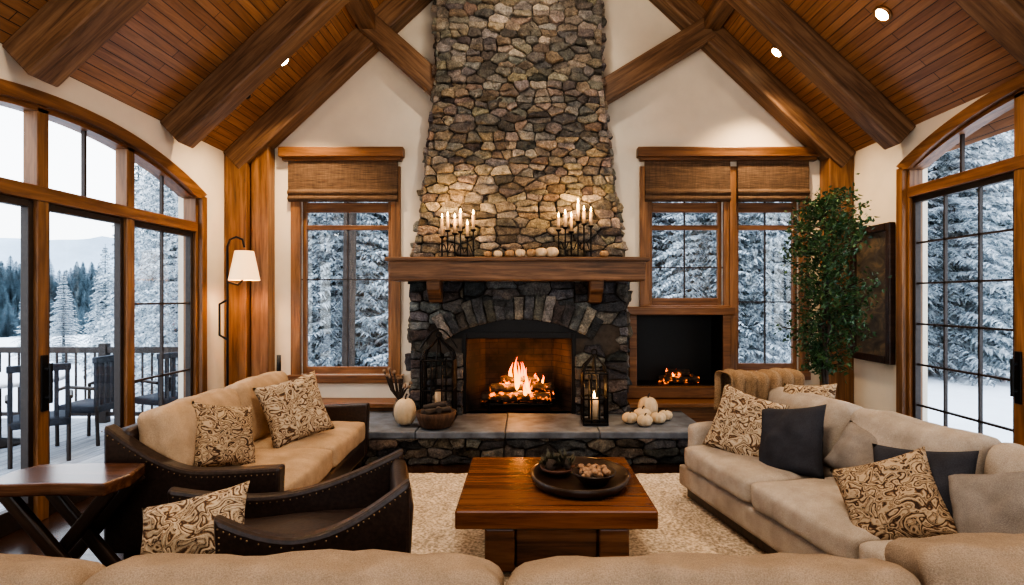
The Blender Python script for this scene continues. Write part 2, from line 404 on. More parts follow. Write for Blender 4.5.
def sideglazing(nm_,side,W,posts,zb,dark_door,hp):
    g=empty(nm_);yc,hw,zs,za=W
    if side<0: xi=XL;s=-1
    else: xi=XR;s=1
    def X(a,b):
        p=xi+s*a;q=xi+s*b;return (min(p,q),max(p,q))
    c0,c1=X(-.03,.02);W2=(yc,hw+.08,zs+.03,za+.08)
    archframe('casing',c0,c1,W2,.10,trimY,g)
    f0,f1=X(.02,.16);archframe('frame',f0,f1,W,.06,trimY,g)
    ylo,yhi=yc-hw,yc+hw
    b0,b1=X(.02,.13);t0,t1=X(.008,.138)
    boxes('transom_bar',[(t0,t1,ylo+.05,yhi-.05,zb-.055,zb+.055)],trimY,g,.008)
    L=[]
    for p in posts: L+=[(b0,b1,p-.052,p+.052,0.0,zb-.05),(b0,b1,p-.052,p+.052,zb+.05,archz(p,*W)-.03)]
    boxes('posts',L,trimZ,g,.006)
    edges=[ylo+.06]+[q for p in posts for q in(p-.052,p+.052)]+[yhi-.06]
    m0,m1=X(.07,.10);gl=[];mu=[];st=[]
    for i in range(0,len(edges),2):
        a,b=edges[i],edges[i+1];d0,d1=X(.05,.11)
        st+=[(d0,d1,a,a+.045,.0,zb-.055),(d0,d1,b-.045,b,.0,zb-.055),(d0,d1,a+.045,b-.045,.0,.16),(d0,d1,a+.045,b-.045,zb-.11,zb-.055)]
        mid=(a+b)/2;hz=archz(mid,*W)-.05
        mu.append((m0,m1,mid-.012,mid+.012,zb+.055,hz))
        k=dark_door[i//2]
        if k:
            for q in range(1,k[0]):mu.append((m0,m1,a+(b-a)*q/k[0]-.009,a+(b-a)*q/k[0]+.009,.16,zb-.11))
            for q in range(1,k[1]):
                zz=.16+(zb-.27)*q/k[1];mu.append((m0,m1,a,b,zz-.009,zz+.009))
        e0,e1=X(.082,.088);gl.append((e0,e1,a,b,.1,zb-.1))
    boxes('sashes',st,frameB,g,.004);boxes('muntins',mu,frameB,g);boxes('glass_panes',gl,glM,g)
    p=hp;h0,h1=X(-.05,-.02);xm=(h0+h1)/2
    tube('door_handle',[[(xm,p,.88),(xm,p,1.18)],[(xi+s*.02,p,.92),(xm,p,.92)],[(xi+s*.02,p,1.14),(xm,p,1.14)]],.014,blackM,g)
    hh0,hh1=X(.005,.02);box('handle_plate',hh0,hh1,p-.03,p+.03,.82,1.24,blackM,g,.004)
    return g
sideglazing('door_1',-1,LW,[3.4,4.36,5.33],2.45,[None,None,None,(2,3)],4.36)
sideglazing('door_2',1,RW,[3.55,4.66],2.76,[(3,6),(3,6),(3,6)],4.66)
t=.12
prism('ceiling',[(XL-.3,EZ-.3*SL),(XC,RZ),(XR+.3,EZ-.3*SL),(XR+.3,EZ-.3*SL+t),(XC,RZ+t),(XL-.3,EZ-.3*SL+t)],YR-.25,YB+.3,ceilM)
for y in(7.05,5.85,4.12,2.3,.4):
    g=empty('roof_truss_beam')
    w=.26;h=.29
    for s,xe in((-1,XL),(1,XR)):
        yy=y+(.14 if s>0 and 5<y<6 else 0);hh=h-.03 if s>0 else h;off=hh/2*.95
        n=Vector((-s*SL,0,-1)).normalized()
        p0=Vector((xe,yy,EZ))+n*off;p1=Vector((XC,yy,RZ))+n*off
        d=(p1-p0).normalized()
        beam('rafter',p0-d*.02,p1,w,hh,beamX,g,.02)
    if y<6.9: beam('collar_tie',(-1.0,y,RZ-1.15),(1.35,y,RZ-1.15),.22,.28,beamX,g,.02)
for s in(-1,1):
    xm=XC+s*2.05;zc=RZ-2.05*SL
    beam('purlin_beam',(xm,YR,zc-.09),(xm,YB,zc-.09),.2,.18,beamX,None,.015)
beam('knee_brace_beam',(-1.95,6.98,5.02),(-.75,6.98,3.95),.2,.27,beamX,None,.015)
beam('knee_brace_beam',(2.2,6.98,4.90),(.75,6.98,4.02),.2,.27,beamX,None,.015)
boxes('corner_post_left',[(XL+.005,XL+.27,6.93,YB-.005,0,EZ+.1)],trimZ,None,.012)  # timber post in the left back corner
boxes('corner_post_left_inner',[(XL+.29,XL+.5,7.0,YB-.005,0,EZ+.35)],trimZ,None,.012)  # second timber post beside the left corner one
boxes('corner_post_right',[(XR-.30,XR-.005,6.95,YB-.005,0,EZ+.1)],trimZ,None,.012)  # timber post in the right back corner
boxes('trim_1',[(XL,XL+.03,YR,LW[0]-LW[1]-.09,0,.16),(XL,XL+.03,LW[0]+LW[1]+.09,6.93,0,.16)],trimY,None,.005)
boxes('trim_2',[(XR-.03,XR,YR,RW[0]-RW[1]-.09,0,.16),(XR-.03,XR,RW[0]+RW[1]+.09,6.95,0,.16)],trimY,None,.005)
def backwin(name,x0,x1,z0,z1,vm,hbars,thick,cl=.10,cr=.10):
    g=empty(name);y0=YB-.03
    boxes('casing',[(x0-cl,x0+.02,y0,YB+.02,z0-.02,z1),(x1-.02,x1+cr,y0,YB+.02,z0-.02,z1)],trimZ,g,.008)
    boxes('sill',[(x0-cl-.03,x1+cr+.03,YB-.07,YB+.04,z0-.10,z0+.0)] if cl>.08 and cr>.08 else [(x0-cl,x1+cr,YB-.065,YB+.04,z0-.10,z0)],trimX,g,.008)
    boxes('sash',[(x0+.02,x0+.07,YB+.05,YB+.11,z0,z1),(x1-.07,x1-.02,YB+.05,YB+.11,z0,z1)],trimZ,g,.005)
    boxes('rails',[(x0+.07,x1-.07,YB+.05,YB+.11,z0,z0+.09),(x0+.07,x1-.07,YB+.05,YB+.11,2.74,2.86)]+[(x0+.07,x1-.07,YB+.05,YB+.11,z-.03,z+.03) for z in thick],trimX,g,.005)
    boxes('muntins',[((x0+x1)/2+v-.007,(x0+x1)/2+v+.007,YB+.07,YB+.10,z0,z1) for v in vm]+[(x0,x1,YB+.07,YB+.10,z-.007,z+.007) for z in hbars],frameB,g)
    boxes('glass_pane',[(x0,x1,YB+.083,YB+.088,z0,z1)],glM,g)
backwin('window_1',-2.80,-1.64,.72,3.3,[0],[1.9],[2.55])
backwin('window_2',1.52,2.48,1.58,3.3,[0],[2.05],[2.55],.10,.045)
backwin('window_3',2.60,3.42,.76,3.3,[0],[1.62],[2.55],.07,.10)
def header(name,x0,x1):
    boxes(name,[(x0,x1,YB-.12,YB,3.40,3.52),(x0+.03,x1-.03,YB-.08,YB,3.36,3.41)],trimX,None,.01)
header('trim_3',-3.02,-1.49);header('trim_4',1.38,3.62)
def roman(x0,x1,z0,z1):
    V=[];F=[];n=40
    for i in range(n+1):
        z=z1-(z1-z0)*i/n;k=i/n
        y=YB-.05-.008*math.sin(k*math.pi*1.2)
        if k>.72:y-=.035*abs(math.sin((k-.72)/.28*math.pi*2))**.6
        V+=[(x0,y,z),(x1,y,z),(x0,YB-.02,z),(x1,YB-.02,z)]
    for i in range(n):
        a=i*4;b=a+4;F+=[(a,b,b+1,a+1),(a+2,a,b,b+2),(a+1,a+3,b+3,b+1)]
    F.append((n*4,n*4+2,n*4+3,n*4+1));mk('roman_shade',V,F,shM,None)
roman(-2.92,-1.57,2.86,3.38);roman(1.48,2.53,2.86,3.38);roman(2.62,3.50,2.86,3.38)
g=empty('gas_fireplace_insert')
boxes('wood_surround',[(1.28,1.38,YB-.06,YB-.002,.50,1.46),(2.44,2.54,YB-.06,YB-.002,.50,1.46),(1.22,2.58,YB-.10,YB-.002,1.46,1.56),(1.22,2.58,YB-.10,YB-.002,.44,.58)],trimX,g,.01)
niM=plain('black_firebox_steel',(.006,.006,.006),.5,0,.2)
boxes('firebox_liner',[(1.36,2.46,YB+.45,YB+.47,.58,1.48),(1.345,1.362,YB,YB+.47,.58,1.48),(2.458,2.475,YB,YB+.47,.58,1.48),(1.34,2.48,YB,YB+.47,.565,.585),(1.34,2.48,YB,YB+.47,1.475,1.49)],niM,g)
logM,ntl,bl=nm('burning_log',.9)
f=tex_noise(ntl,co(ntl),14,5);ntl.links.new(ramp(ntl,f,[(.4,(.03,.02,.015)),(.7,(.12,.07,.04))]),bl.inputs[0])
ntl.links.new(ramp(ntl,f,[(.56,(0,0,0)),(.7,(1,.2,.02))]),bl.inputs['Emission Color']);bl.inputs['Emission Strength'].default_value=3;bump(ntl,bl,f,1,.02)
tube('burner_logs',[[(1.70,7.4,.64),(2.15,7.42,.66)],[(1.75,7.32,.63),(2.2,7.36,.64)],[(1.8,7.42,.72),(2.08,7.33,.72)]],.045,logM,g)
def flame(x,y,z,h,w,sd,g):
    V=[];F=[];sg=10;m=12
    for j in range(m+1):
        t_=j/m;rd=w*(math.sin(math.pi*min(1,t_**.62))**.9)*(1-t_*.45)+.001
        ox=.5*w*math.sin(t_*5+sd)*t_*1.6;oy=.3*w*math.sin(t_*4+sd*2)*t_
        for i in range(sg):
            a=2*math.pi*i/sg+t_*1.5;V.append((x+ox+rd*math.cos(a),y+oy+rd*.6*math.sin(a),z+h*t_))
    for j in range(m):
        for i in range(sg):
            a=j*sg+i;b=j*sg+(i+1)%sg;F.append((a,b,b+sg,a+sg))
    mk('flame',V,F,flM,g,True)
fr=random.Random(2)
for i in range(6):flame(1.82+i*.05,7.36+fr.uniform(-.05,.05),.68,fr.uniform(.05,.10),.018,i,g)
for a,b in((-3.05,-1.36),(1.22,2.9)):
    boxes('window_bench',[(a,b,6.80,YB-.01,.38,.435),(a+.02,b-.02,6.86,YB-.01,0,.38)],trimX,None,.012)
# ---------------------------------------------------------------- fireplace
CX=-.07;YF=6.74
fp=empty('stone_fireplace')
def hw(z):
    if z<2.0:return 1.26
    tt=max(0,min(1,(4.35-z)/2.25));return .965+.275*tt**1.25
S=Stones();r=random.Random(11)
for pl in cells(-1.25,1.25,1.95,6.55,.20,.088,r,.22):
    S.add(pl,lambda u,v,d:(CX+u*hw(v)/1.25,YF+.04-d,v),palU,r,.0045,.055)
for s in(-1,1):
    for pl in cells(0,.44,1.95,6.4,.20,.09,r):
        S.add(pl,lambda u,v,d,s=s:(CX+s*(hw(v)-.02+d),YF+.05+u,v),palU,r,.0045)
AC=(0,.86,1.2,1.44)
def inarch(u,v,extra=0):
    if abs(u)>AC[1]+extra:return False
    return v<archz(max(-AC[1],min(AC[1],u)),*AC)+extra
for pl in cells(-1.26,-.64,.33,1.9,.25,.14,r)+cells(.64,1.26,.33,1.9,.25,.14,r)+cells(-.64,.64,1.3,1.9,.25,.14,r):
    c=(sum(a for a,b in pl)/len(pl),sum(b for a,b in pl)/len(pl))
    if c[1]>1.1 and inarch(c[0],c[1],.22):continue
    S.add(pl,lambda u,v,d:(CX+u,YF-d,v),palL,r,.007,.06)
for s in(-1,1):
    for pl in cells(0,.44,.33,1.9,.25,.14,r):
        S.add(pl,lambda u,v,d,s=s:(CX+s*(1.24+d),YF+.02+u,v),palL,r)
rr=AC[3]-AC[2];Rr=(AC[1]**2+rr**2)/(2*rr);cz=AC[3]-Rr;am=math.asin(min(1,AC[1]/Rr))
nv=17
for i in range(nv):
    a0=-am+2*am*i/nv;a1=-am+2*am*(i+1)/nv;ro=Rr+.27+r.uniform(-.03,.04);ri=Rr-.02
    pl=[(math.sin(a)*q,cz+math.cos(a)*q) for a,q in((a0,ri),(a1,ri),(a1,ro),(a0,ro))]
    S.add(pl,lambda u,v,d:(CX+u,YF-.03-d,v),palL,r,.005,.06)
HX0,HX1=-2.05,1.82
for pl in cells(HX0,HX1,0,.26,.26,.11,r):
    S.add(pl,lambda u,v,d:(u,5.86-d,v),palH,r,.007,.05)
for pl in cells(5.88,YB-.4,0,.26,.26,.11,r):
    S.add(pl,lambda u,v,d:(HX0+.03-d,u,v),palH,r,.007,.05);S.add(pl,lambda u,v,d:(HX1-.03+d,u,v),palH,r,.007,.05)
S.build('fieldstones',fp)
Z=[1.9+i*.2 for i in range(24)];V=[];F=[]
for z in Z:
    h_=hw(max(2.0,z))-.02;V+=[(CX-h_,YF+.04,z),(CX+h_,YF+.04,z),(CX+h_,YB,z),(CX-h_,YB,z)]
for i in range(len(Z)-1):
    a=i*4;b=a+4
    for k in range(4):F.append((a+k,a+(k+1)%4,b+(k+1)%4,b+k))
F+=[(0,3,2,1)]
mk('mortar_core_upper',V,F,mortarM,fp)
boxes('mortar_core_lower',[(CX-1.25,CX-.66,YF+.01,YB,.3,1.92),(CX+.66,CX+1.25,YF+.01,YB,.3,1.92),(CX-.66,CX+.66,YF+.01,YB,1.3,1.92)],mortarM,fp)
boxes('hearth_core',[(HX0+.03,HX1-.03,5.87,YB,0,.27)],mortarM,fp)
xs=[HX0-.04,-1.1,-.2,.75,HX1+.04]
boxes('hearth_slab',[(xs[i]+.003,xs[i+1]-.003,5.80,6.9,.26,.33) for i in range(4)],slabM,fp,.012)
brick,ntb,bb=nm('sooty_firebrick',.85)
bt=N(ntb,'ShaderNodeTexBrick');ntb.links.new(co(ntb,(1,1,1),(math.radians(90),0,0)),bt.inputs['Vector']);bt.inputs['Scale'].default_value=1
bt.inputs['Brick Width'].default_value=.22;bt.inputs['Row Height'].default_value=.075;bt.inputs['Mortar Size'].default_value=.004
bt.inputs['Color1'].default_value=(.075,.045,.03,1);bt.inputs['Color2'].default_value=(.045,.028,.02,1);bt.inputs['Mortar'].default_value=(.02,.014,.012,1)
sn=tex_noise(ntb,co(ntb),3,5)
ntb.links.new(mixc(ntb,1,bt.outputs[0],ramp(ntb,sn,[(.38,(.12,.12,.12)),(.65,(1.2,1.2,1.2))]),'MULTIPLY'),bb.inputs[0])
x0,x1=CX-.66,CX+.66;xa,xb=CX-.42,CX+.42;yb=7.16
mk('firebox',[(x0,YF,.33),(xa,yb,.33),(xb,yb,.33),(x1,YF,.33),(x0,YF,1.32),(xa,yb,1.32),(xb,yb,1.32),(x1,YF,1.32)],[(0,1,5,4),(1,2,6,5),(2,3,7,6),(0,3,2,1),(4,5,6,7)],brick,fp)
n=24;ar=[(CX+AC[1]*(2*i/n-1)*1.0,archz(AC[1]*(2*i/n-1),*AC)) for i in range(n+1)]
prism('steel_lunette',[(CX-.86,1.2)]+ar+[(CX+.86,1.2)],YF-.0,YF+.03,blackM,fp)
boxes('steel_frame',[(CX-.66,CX-.61,YF-.03,YF+.03,.33,1.26),(CX+.61,CX+.66,YF-.03,YF+.03,.33,1.26),(CX-.61,CX+.61,YF-.03,YF+.03,1.2,1.27)],blackM,fp,.005)
g=empty('mantel')
box('mantel_beam',-1.50,1.33,6.38,6.80,1.86,2.10,mantelW,g,.018)
box('mantel_cap',-1.54,1.37,6.34,6.80,2.075,2.12,mantelW,g,.012)
for x in(-1.02,.80):
    prism('corbel',[(6.78,1.87),(6.42,1.87),(6.44,1.76),(6.52,1.70),(6.60,1.62),(6.78,1.60)],x-.075,x+.075,mantelW,g,.012,'x')
g=empty('log_fire')
tube('grate',[[(-.4+CX,y,.42),(.4+CX,y,.42)] for y in(6.82,6.95,7.08)]+[[(CX+x,6.8,.48),(CX+x,6.82,.42),(CX+x,7.08,.42)] for x in(-.35,-.2,0,.2,.35)]+[[(CX+x,6.82,.33),(CX+x,6.82,.42)] for x in(-.35,.35)]+[[(CX+x,7.05,.33),(CX+x,7.05,.42)] for x in(-.35,.35)],.012,blackM,g)
for a,b,rad in(((-.44,6.9,.49),(.37,6.86,.50),.06),((-.3,7.03,.49),(.42,7.05,.5),.06),((-.34,6.86,.6),(.25,7.02,.60),.055),((-.1,7.05,.6),(.40,6.85,.62),.05),((-.22,6.98,.69),(.22,6.92,.70),.04)):
    tube('log',[[ (CX+a[0]+(b[0]-a[0])*q/6,a[1]+(b[1]-a[1])*q/6,a[2]+(b[2]-a[2])*q/6+.012*math.sin(q*2.3)) for q in range(7)]],rad,logM,g)
for i in range(18):
    x=fr.gauss(0.02,.13);h_=.10+.34*math.exp(-(x/.11)**2)*fr.uniform(.5,1.0)
    flame(CX+x,6.93+fr.uniform(-.1,.08),.55+fr.uniform(-.08,.12),h_,.016+fr.random()*.022,fr.random()*6,g)
# ---------------------------------------------------------------- mantel decor
def candelabra(cx,zs,cnt,seed):
    g=empty('candelabra',(cx,6.54,2.12));q=random.Random(seed)
    box('base',-.2,.2,-.05,.05,0,.018,blackM,g,.004)
    for i in range(cnt):
        x=-.18+.36*i/(cnt-1);y=.03*(-1)**i;h=zs*q.uniform(.42,.62);ch=q.uniform(.13,.22)
        tube('stem',[[(x,y,.01),(x,y,h)]],.008,blackM,g)
        lathe('cup',[(.01,0),(.032,.015),(.034,.026),(.012,.028)],blackM,g,(x,y,h),12)
        lathe('candle',[(.018,0),(.018,ch),(.006,ch+.002)],waxM,g,(x,y,h+.02),12)
        lathe('candle_flame',[(.001,0),(.009,.014),(.006,.034),(.0005,.058)],candleFl,g,(x,y,h+.025+ch),8)
    tube('scroll',[[(-.18+.36*k/20,0,zs*.22+.05*math.sin(k*1.2)) for k in range(21)]],.006,blackM,g)
    return g
candelabra(-.76,.50,6,1);candelabra(.56,.64,6,4)
pumpM=plain('cream_pumpkin_skin',(.54,.42,.28),.6,0,.18,8,.2)
brG=plain('gourd_brown',(.30,.19,.10),.6,0,.3)
def pumpkin(name,x,y,z,r_,h,mat=pumpM):
    g=empty(name,(x,y,z));pr=[(.02*r_,h*.08)]+[(r_*math.sin(a)**.75,h/2-h/2*math.cos(a)*.98) for a in[math.pi*k/12 for k in range(1,12)]]+[(.02,h*.92)]
    lathe('body',pr,mat,g,lobes=9,lob=.12,seg=54)
    tube('stem',[[(0,0,h*.88),(.006,0,h*1.05),(.02,0,h*1.15)]],max(.005,r_*.09),barkM,g)
for x,r_,m in((-.17,.055,brG),(-.05,.06,pumpM),(.07,.06,brG),(.18,.07,pumpM),(.30,.075,pumpM),(-.30,.05,pumpM),(-.41,.045,brG),(.88,.05,brG)):
    pumpkin('mantel_gourd',x,6.44,2.12,r_*.92,r_*1.55,m)
for x,y,r_,h in((1.12,6.2,.075,.12),(1.27,6.28,.09,.15),(1.25,6.06,.075,.12),(1.42,6.2,.08,.12),(1.36,6.42,.10,.25),(1.54,6.36,.07,.11)):
    pumpkin('white_pumpkin',x,y,.33,r_,h)
pumpkin('ivory_squash',-1.26,6.10,.33,.105,.29)
def lantern(name,x,y,w,h,hook,glow):
    g=empty(name,(x,y,.33));P=[];k=w/2
    box('base',-k-.01,k+.01,-k-.01,k+.01,0,.03,blackM,g,.005)
    for a in(-k,-k/3,k/3,k):
        for b in(-k,k):
            P.append([(a,b,.02),(a,b,h*.68)]);P.append([(b,a,.02),(b,a,h*.68)])
    for z in(.06,h*.35,h*.68):P.append([(-k,-k,z),(k,-k,z),(k,k,z),(-k,k,z),(-k,-k,z)])
    for a,b in((-k,-k),(k,-k),(k,k),(-k,k),(0,-k),(0,k),(k,0),(-k,0)):
        P.append([(a,b,h*.68),(a*.85,b*.85,h*.77),(a*.35,b*.35,h*.86),(0,0,h*.92)])
    P.append([(.03*math.cos(t_),0,h*.95+.03*math.sin(t_)) for t_ in[q*math.pi/6 for q in range(13)]])
    if hook:P.append([(-k*1.2+k*2.4*q/10,0,h*.8+.22*h*math.sin(math.pi*q/10)) for q in range(11)])
    tube('cage',P,.009,blackM,g)
    lathe('candle',[(.045,0),(.045,h*.3),(.02,h*.3+.004)],waxM,g,(0,0,.03),16)
    if glow:
        lathe('candle_flame',[(.001,0),(.012,.02),(.009,.045),(.0005,.075)],candleFl,g,(0,0,h*.3+.03),8)
        l=bpy.data.lights.new('candle_glow','POINT');l.energy=4;l.color=(1,.55,.2);l.shadow_soft_size=.03;o=bpy.data.objects.new('candle_glow',l);o.location=(0,0,h*.3+.13);o.parent=g;COL.objects.link(o)
lantern('birdcage_lantern',-.95,6.40,.34,.98,True,False)
lantern('candle_lantern',.74,6.2,.25,.8,False,True)
g=empty('firewood_basket',(-.92,6.0,.33))
baskM=wood('basket_wicker',(.03,.016,.01),(.08,.042,.024),(.14,.08,.045),2,.8)
lathe('bowl',[(.10,0),(.16,.02),(.20,.12),(.21,.17),(.19,.17),(.18,.12),(.1,.04)],baskM,g,seg=28)
tube('kindling',[[(-.15,.02,.15),(.16,-.03,.2)],[(-.1,-.1,.17),(.12,.1,.18)],[(.0,.12,.18),(.05,-.12,.2)],[(-.14,.08,.19),(.1,.06,.24)]],.03,barkM,g)
g=empty('branch_arrangement',(-1.38,6.4,.33));q=random.Random(3);P=[]
lathe('vase',[(.05,0),(.08,.06),(.07,.16),(.045,.20),(.05,.22),(.04,.22)],plain('stoneware',(.12,.09,.07),.6,0,.3),g)
for i in range(14):
    a=q.random()*6.28;l_=q.uniform(.1,.28);P.append([(0,0,.2),(math.cos(a)*l_*.4,math.sin(a)*l_*.3,.3+q.random()*.05),(math.cos(a)*l_*.7,math.sin(a)*l_*.5,.34+q.random()*.22)])
tube('branches',P,.008,barkM,g)
spheres('buds',[(p[-1][0],p[-1][1],p[-1][2],.022) for p in P],plain('dried_buds',(.25,.17,.11),.8,0,.3),g,1)
g=empty('side_stool',(-2.55,6.35,0))
box('top',-.35,.35,-.2,.2,.42,.47,darkW,g,.01);boxes('legs',[(a-.03,a+.03,b-.03,b+.03,0,.42) for a in(-.3,.3) for b in(-.15,.15)],darkW,g,.005);box('rail',-.3,.3,-.02,.02,.2,.25,darkW,g)
g=empty('iron_candlestick',(-2.95,6.95,.435));lathe('stick',[(.05,0),(.05,.02),(.015,.04),(.012,.3),(.035,.33),(.035,.35),(.01,.35)],blackM,g);lathe('candle',[(.025,0),(.025,.2),(.01,.202)],plain('dark_wax',(.03,.03,.03)),g,(0,0,.35))
g=empty('ceramic_jar',(-2.4,6.35,.47));lathe('jar',[(.03,0),(.06,.03),(.065,.08),(.04,.12),(.045,.14),(.03,.14)],plain('jar_clay',(.35,.3,.24),.5,0,.2),g)
# ---------------------------------------------------------------- floor lamp
g=empty('floor_lamp',(-3.36,6.55,0))
lathe('base',[(.15,0),(.15,.02),(.03,.04),(.015,.06)],blackM,g)
tube('pole',[[(0,0,.04),(0,0,2.25),(.03,0,2.33),(.1,0,2.36),(.17,0,2.33),(.19,0,2.24)],[(0,0,1.85),(.12,0,1.82),(.19,0,1.9)],[(0,0,1.2),(-.09,0,1.25),(-.09,0,1.6),(0,0,1.65)]],.013,blackM,g)
sh=lathe('shade',[(.10,.33),(.165,0)],lampSh,g,(.19,-.0,1.87),28)
bm=bmesh.new();bm.from_mesh(sh.data);bmesh.ops.delete(bm,geom=[f for f in bm.faces if len(f.verts)>4],context='FACES_ONLY');bm.to_mesh(sh.data);bm.free()
# ---------------------------------------------------------------- rug
n=90;V=[];F=[]
for j in range(n+1):
    for i in range(n+1):
        x=-1.66+3.24*i/n;y=2.5+2.97*j/n;e=min(i,n-i,j,n-j)
        z=.006 if e==0 else .026+.014*noise.noise(Vector((x*20,y*20,0)))+.010*noise.noise(Vector((x*48,y*48,3)))
        V.append((x+(.02*noise.noise(Vector((x*5,y*5,0)))if e==0 else 0),y+(.02*noise.noise(Vector((x*5,y*5,5)))if e==0 else 0),z))
for j in range(n):
    for i in range(n):a=j*(n+1)+i;F.append((a,a+1,a+n+2,a+n+1))
mk('area_rug',V,F,rugM,None,True)
# ---------------------------------------------------------------- coffee table
g=empty('coffee_table',(.18,3.86,.04))
box('top',-.58,.58,-.56,.56,.31,.42,tableW,g,.012)
boxes('apron',[(-.44,.46,-.44,.44,.26,.31)],darkW,g,.01)
boxes('plinth',[(-.42,-.24,-.42,.42,0,.26),(.26,.44,-.42,.42,0,.26),(-.24,.26,-.36,.36,0,.26)],tableW,g,.012)
g=empty('serving_tray',(.36,3.80,.46))
lathe('tray',[(.30,0),(.33,.01),(.36,.07),(.34,.07),(.32,.025),(.1,.02)],darkW,g,seg=44,sc=(.9,1.05))
g=empty('nut_bowl',(.44,3.70,.482));lathe('bowl',[(.05,0),(.08,.01),(.135,.07),(.14,.085),(.125,.08),(.07,.03)],darkW,g,seg=28)
q=random.Random(8);spheres('nuts',[(q.uniform(-.085,.085),q.uniform(-.085,.085),.07+q.random()*.03,.018) for _ in range(70)],plain('nut_shell',(.28,.16,.09),.6,0,.5),g,1)
g=empty('pinecone_arrangement',(.22,3.92,.485))
lathe('dish',[(.05,0),(.11,.03),(.12,.05),(.1,.04)],plain('terracotta_dish',(.12,.05,.03),.5),g)
V=[];F=[]
for i in range(190):
    a=q.random()*6.283;b=q.uniform(.15,1.4);d=Vector((math.cos(a)*math.cos(b),math.sin(a)*math.cos(b),math.sin(b)));c=Vector((q.gauss(0,.04),q.gauss(0,.04),.05));l_=q.uniform(.05,.11)
    s_=d.cross(Vector((0,0,1))).normalized()*.013;k=len(V);V+=[c+d*.02,c+d*l_*.6+s_,c+d*l_,c+d*l_*.6-s_];F.append((k,k+1,k+2,k+3))
mk('leaves',V,F,plain('dried_leaf',(.05,.045,.025),.6,0,.5),g)
spheres('pinecones',[(-.05,-.05,.07,.04),(.06,-.03,.07,.035),(0,.06,.08,.04)],barkM,g,2,jit=.012)
# ---------------------------------------------------------------- seating
def nailline(name,pts,parent,step=.03,r_=.005):
    L=[]
    for a,b in zip(pts,pts[1:]):
        a=Vector(a);b=Vector(b);l_=(b-a).length;m=max(1,int(l_/step))
        for i in range(m):
            p=a.lerp(b,i/m);L.append((p.x,p.y,p.z,r_))
    spheres(name,L,brassM,parent,1)
def swoop(hb,hm,hf,L_,n=16,mid=.55):
    out=[]
    for i in range(n+1):
        t_=i/n
        if t_<mid: k=t_/mid;h=hb+(hm-hb)*(math.sin(k*math.pi/2)**1.0)
        else: k=(t_-mid)/(1-mid);h=hm+(hf-hm)*k**1.7
        out.append((t_*L_,h))
    return out
g=empty('leather_sofa',(-2.03,4.62,0),math.radians(1))
box('base_frame',-.5,.5,-1.0,1.0,.12,.30,leatherM,g,.03)
box('back_panel',-.54,-.42,-1.04,1.04,.12,.86,leatherM,g,.04)
for s in(-1,1):
    tp=swoop(.90,.62,.64,1.06)
    poly=[(-.54,.12)]+[(-.54+a,b) for a,b in tp]+[(.50,.12)]
    y0=s*1.0;y1=s*1.11
    prism('arm',poly[::-1],min(y0,y1),max(y0,y1),leatherM,g,.02)
    nailline('arm_nails',[(-.54+a,s*1.115,b-.035) for a,b in tp],g)
    nailline('arm_nails',[(.525,s*1.055,z) for z in(.16,.60)],g)
nailline('rail_nails',[(.505,-.95,.15),(.505,.95,.15)],g)
boxes('feet',[(a-.04,a+.04,b-.04,b+.04,0,.12) for a in(-.44,.42) for b in(-.98,.98)],darkW,g,.01)
for i,y in enumerate((-.5,.5)):
    rbox('seat_cushion',.82,.99,.19,.045,beigeF,g,(.10,y,.39),puff=(.01,0,.025),seed=i)
    rbox('back_cushion',.22,.97,.48,.06,beigeF,g,(-.30,y,.72),(0,math.radians(-12),0),puff=(.05,0,.02),seed=i+4,wr=.010,n=14)
pillow('throw_pillow',(-1.92,4.85,.74),-42,20,10,.56,.54,.18,patA,seed=1)
pillow('throw_pillow',(-2.08,4.02,.72),-25,24,-14,.46,.46,.18,patB,seed=2)
ang=math.radians(191)
g=empty('sectional_sofa',(2.06,3.42,0),ang)
box('plinth',-.5,.46,-1.46,1.3,.04,.14,darkW,g,.01)
rbox('base',1.04,2.9,.18,.03,greyF,g,(0,-.05,.22),n=6,wr=.002)
rbox('back_frame',.22,2.9,.62,.06,greyF,g,(-.42,-.05,.45),n=8,wr=.003)
rbox('arm',.95,.16,.50,.05,greyF,g,(-.05,-1.47,.38),puff=(0,.02,.01),n=8)
box('arm_panel',-.50,-.0,-1.58,-1.53,.1,.68,leatherM,g,.01)
for i in range(3):
    rbox('seat_cushion',.88,.92,.18,.045,greyF,g,(.10,-.92+i*.93,.40),puff=(.01,0,.025),seed=i+9)
    rbox('back_cushion',.22,.90,.46,.06,greyF,g,(-.27,-.92+i*.93,.70),(0,math.radians(-13),0),puff=(.05,0,.02),seed=i+14,wr=.011,n=14)
rbox('arm_bolster',.60,.14,.38,.06,greyF,g,(-.20,-1.47,.77),n=6)
g=empty('linen_sofa',(-.1,1.93,0))
rbox('back_frame',5.1,.2,.68,.07,tanF,g,(.15,-.38,.44),n=10,wr=.003)
rbox('base',5.1,.8,.2,.04,tanF,g,(.15,0.0,.24),n=6,wr=.002)
boxes('feet',[(a-.04,a+.04,b-.04,b+.04,0,.15) for a in(-2.2,0,2.2) for b in(-.38,.3)],darkW,g,.01)
for i,(x,w_) in enumerate(((-1.82,1.2),(-.60+.02,1.22),(.65,1.22),(1.88,1.24))):
    z_=(.605,.615,.61,.675)[i]
    rbox('back_cushion',w_,.26,.50,.07,tanF,g,(x-.0,-.20,z_),(math.radians(-10),0,math.radians(0)),puff=(0,.04,.018),seed=i+30,wr=.015,n=18)
    rbox('seat_cushion',w_,.54,.15,.05,tanF,g,(x,.12,.40),puff=(0,0,.02),seed=i+40)
pillow('throw_pillow',(1.66,4.40,.70),222,18,-12,.54,.52,.18,patA,seed=5)
pillow('throw_pillow',(2.14,4.42,.81),205,22,8,.46,.44,.18,patA,seed=6)
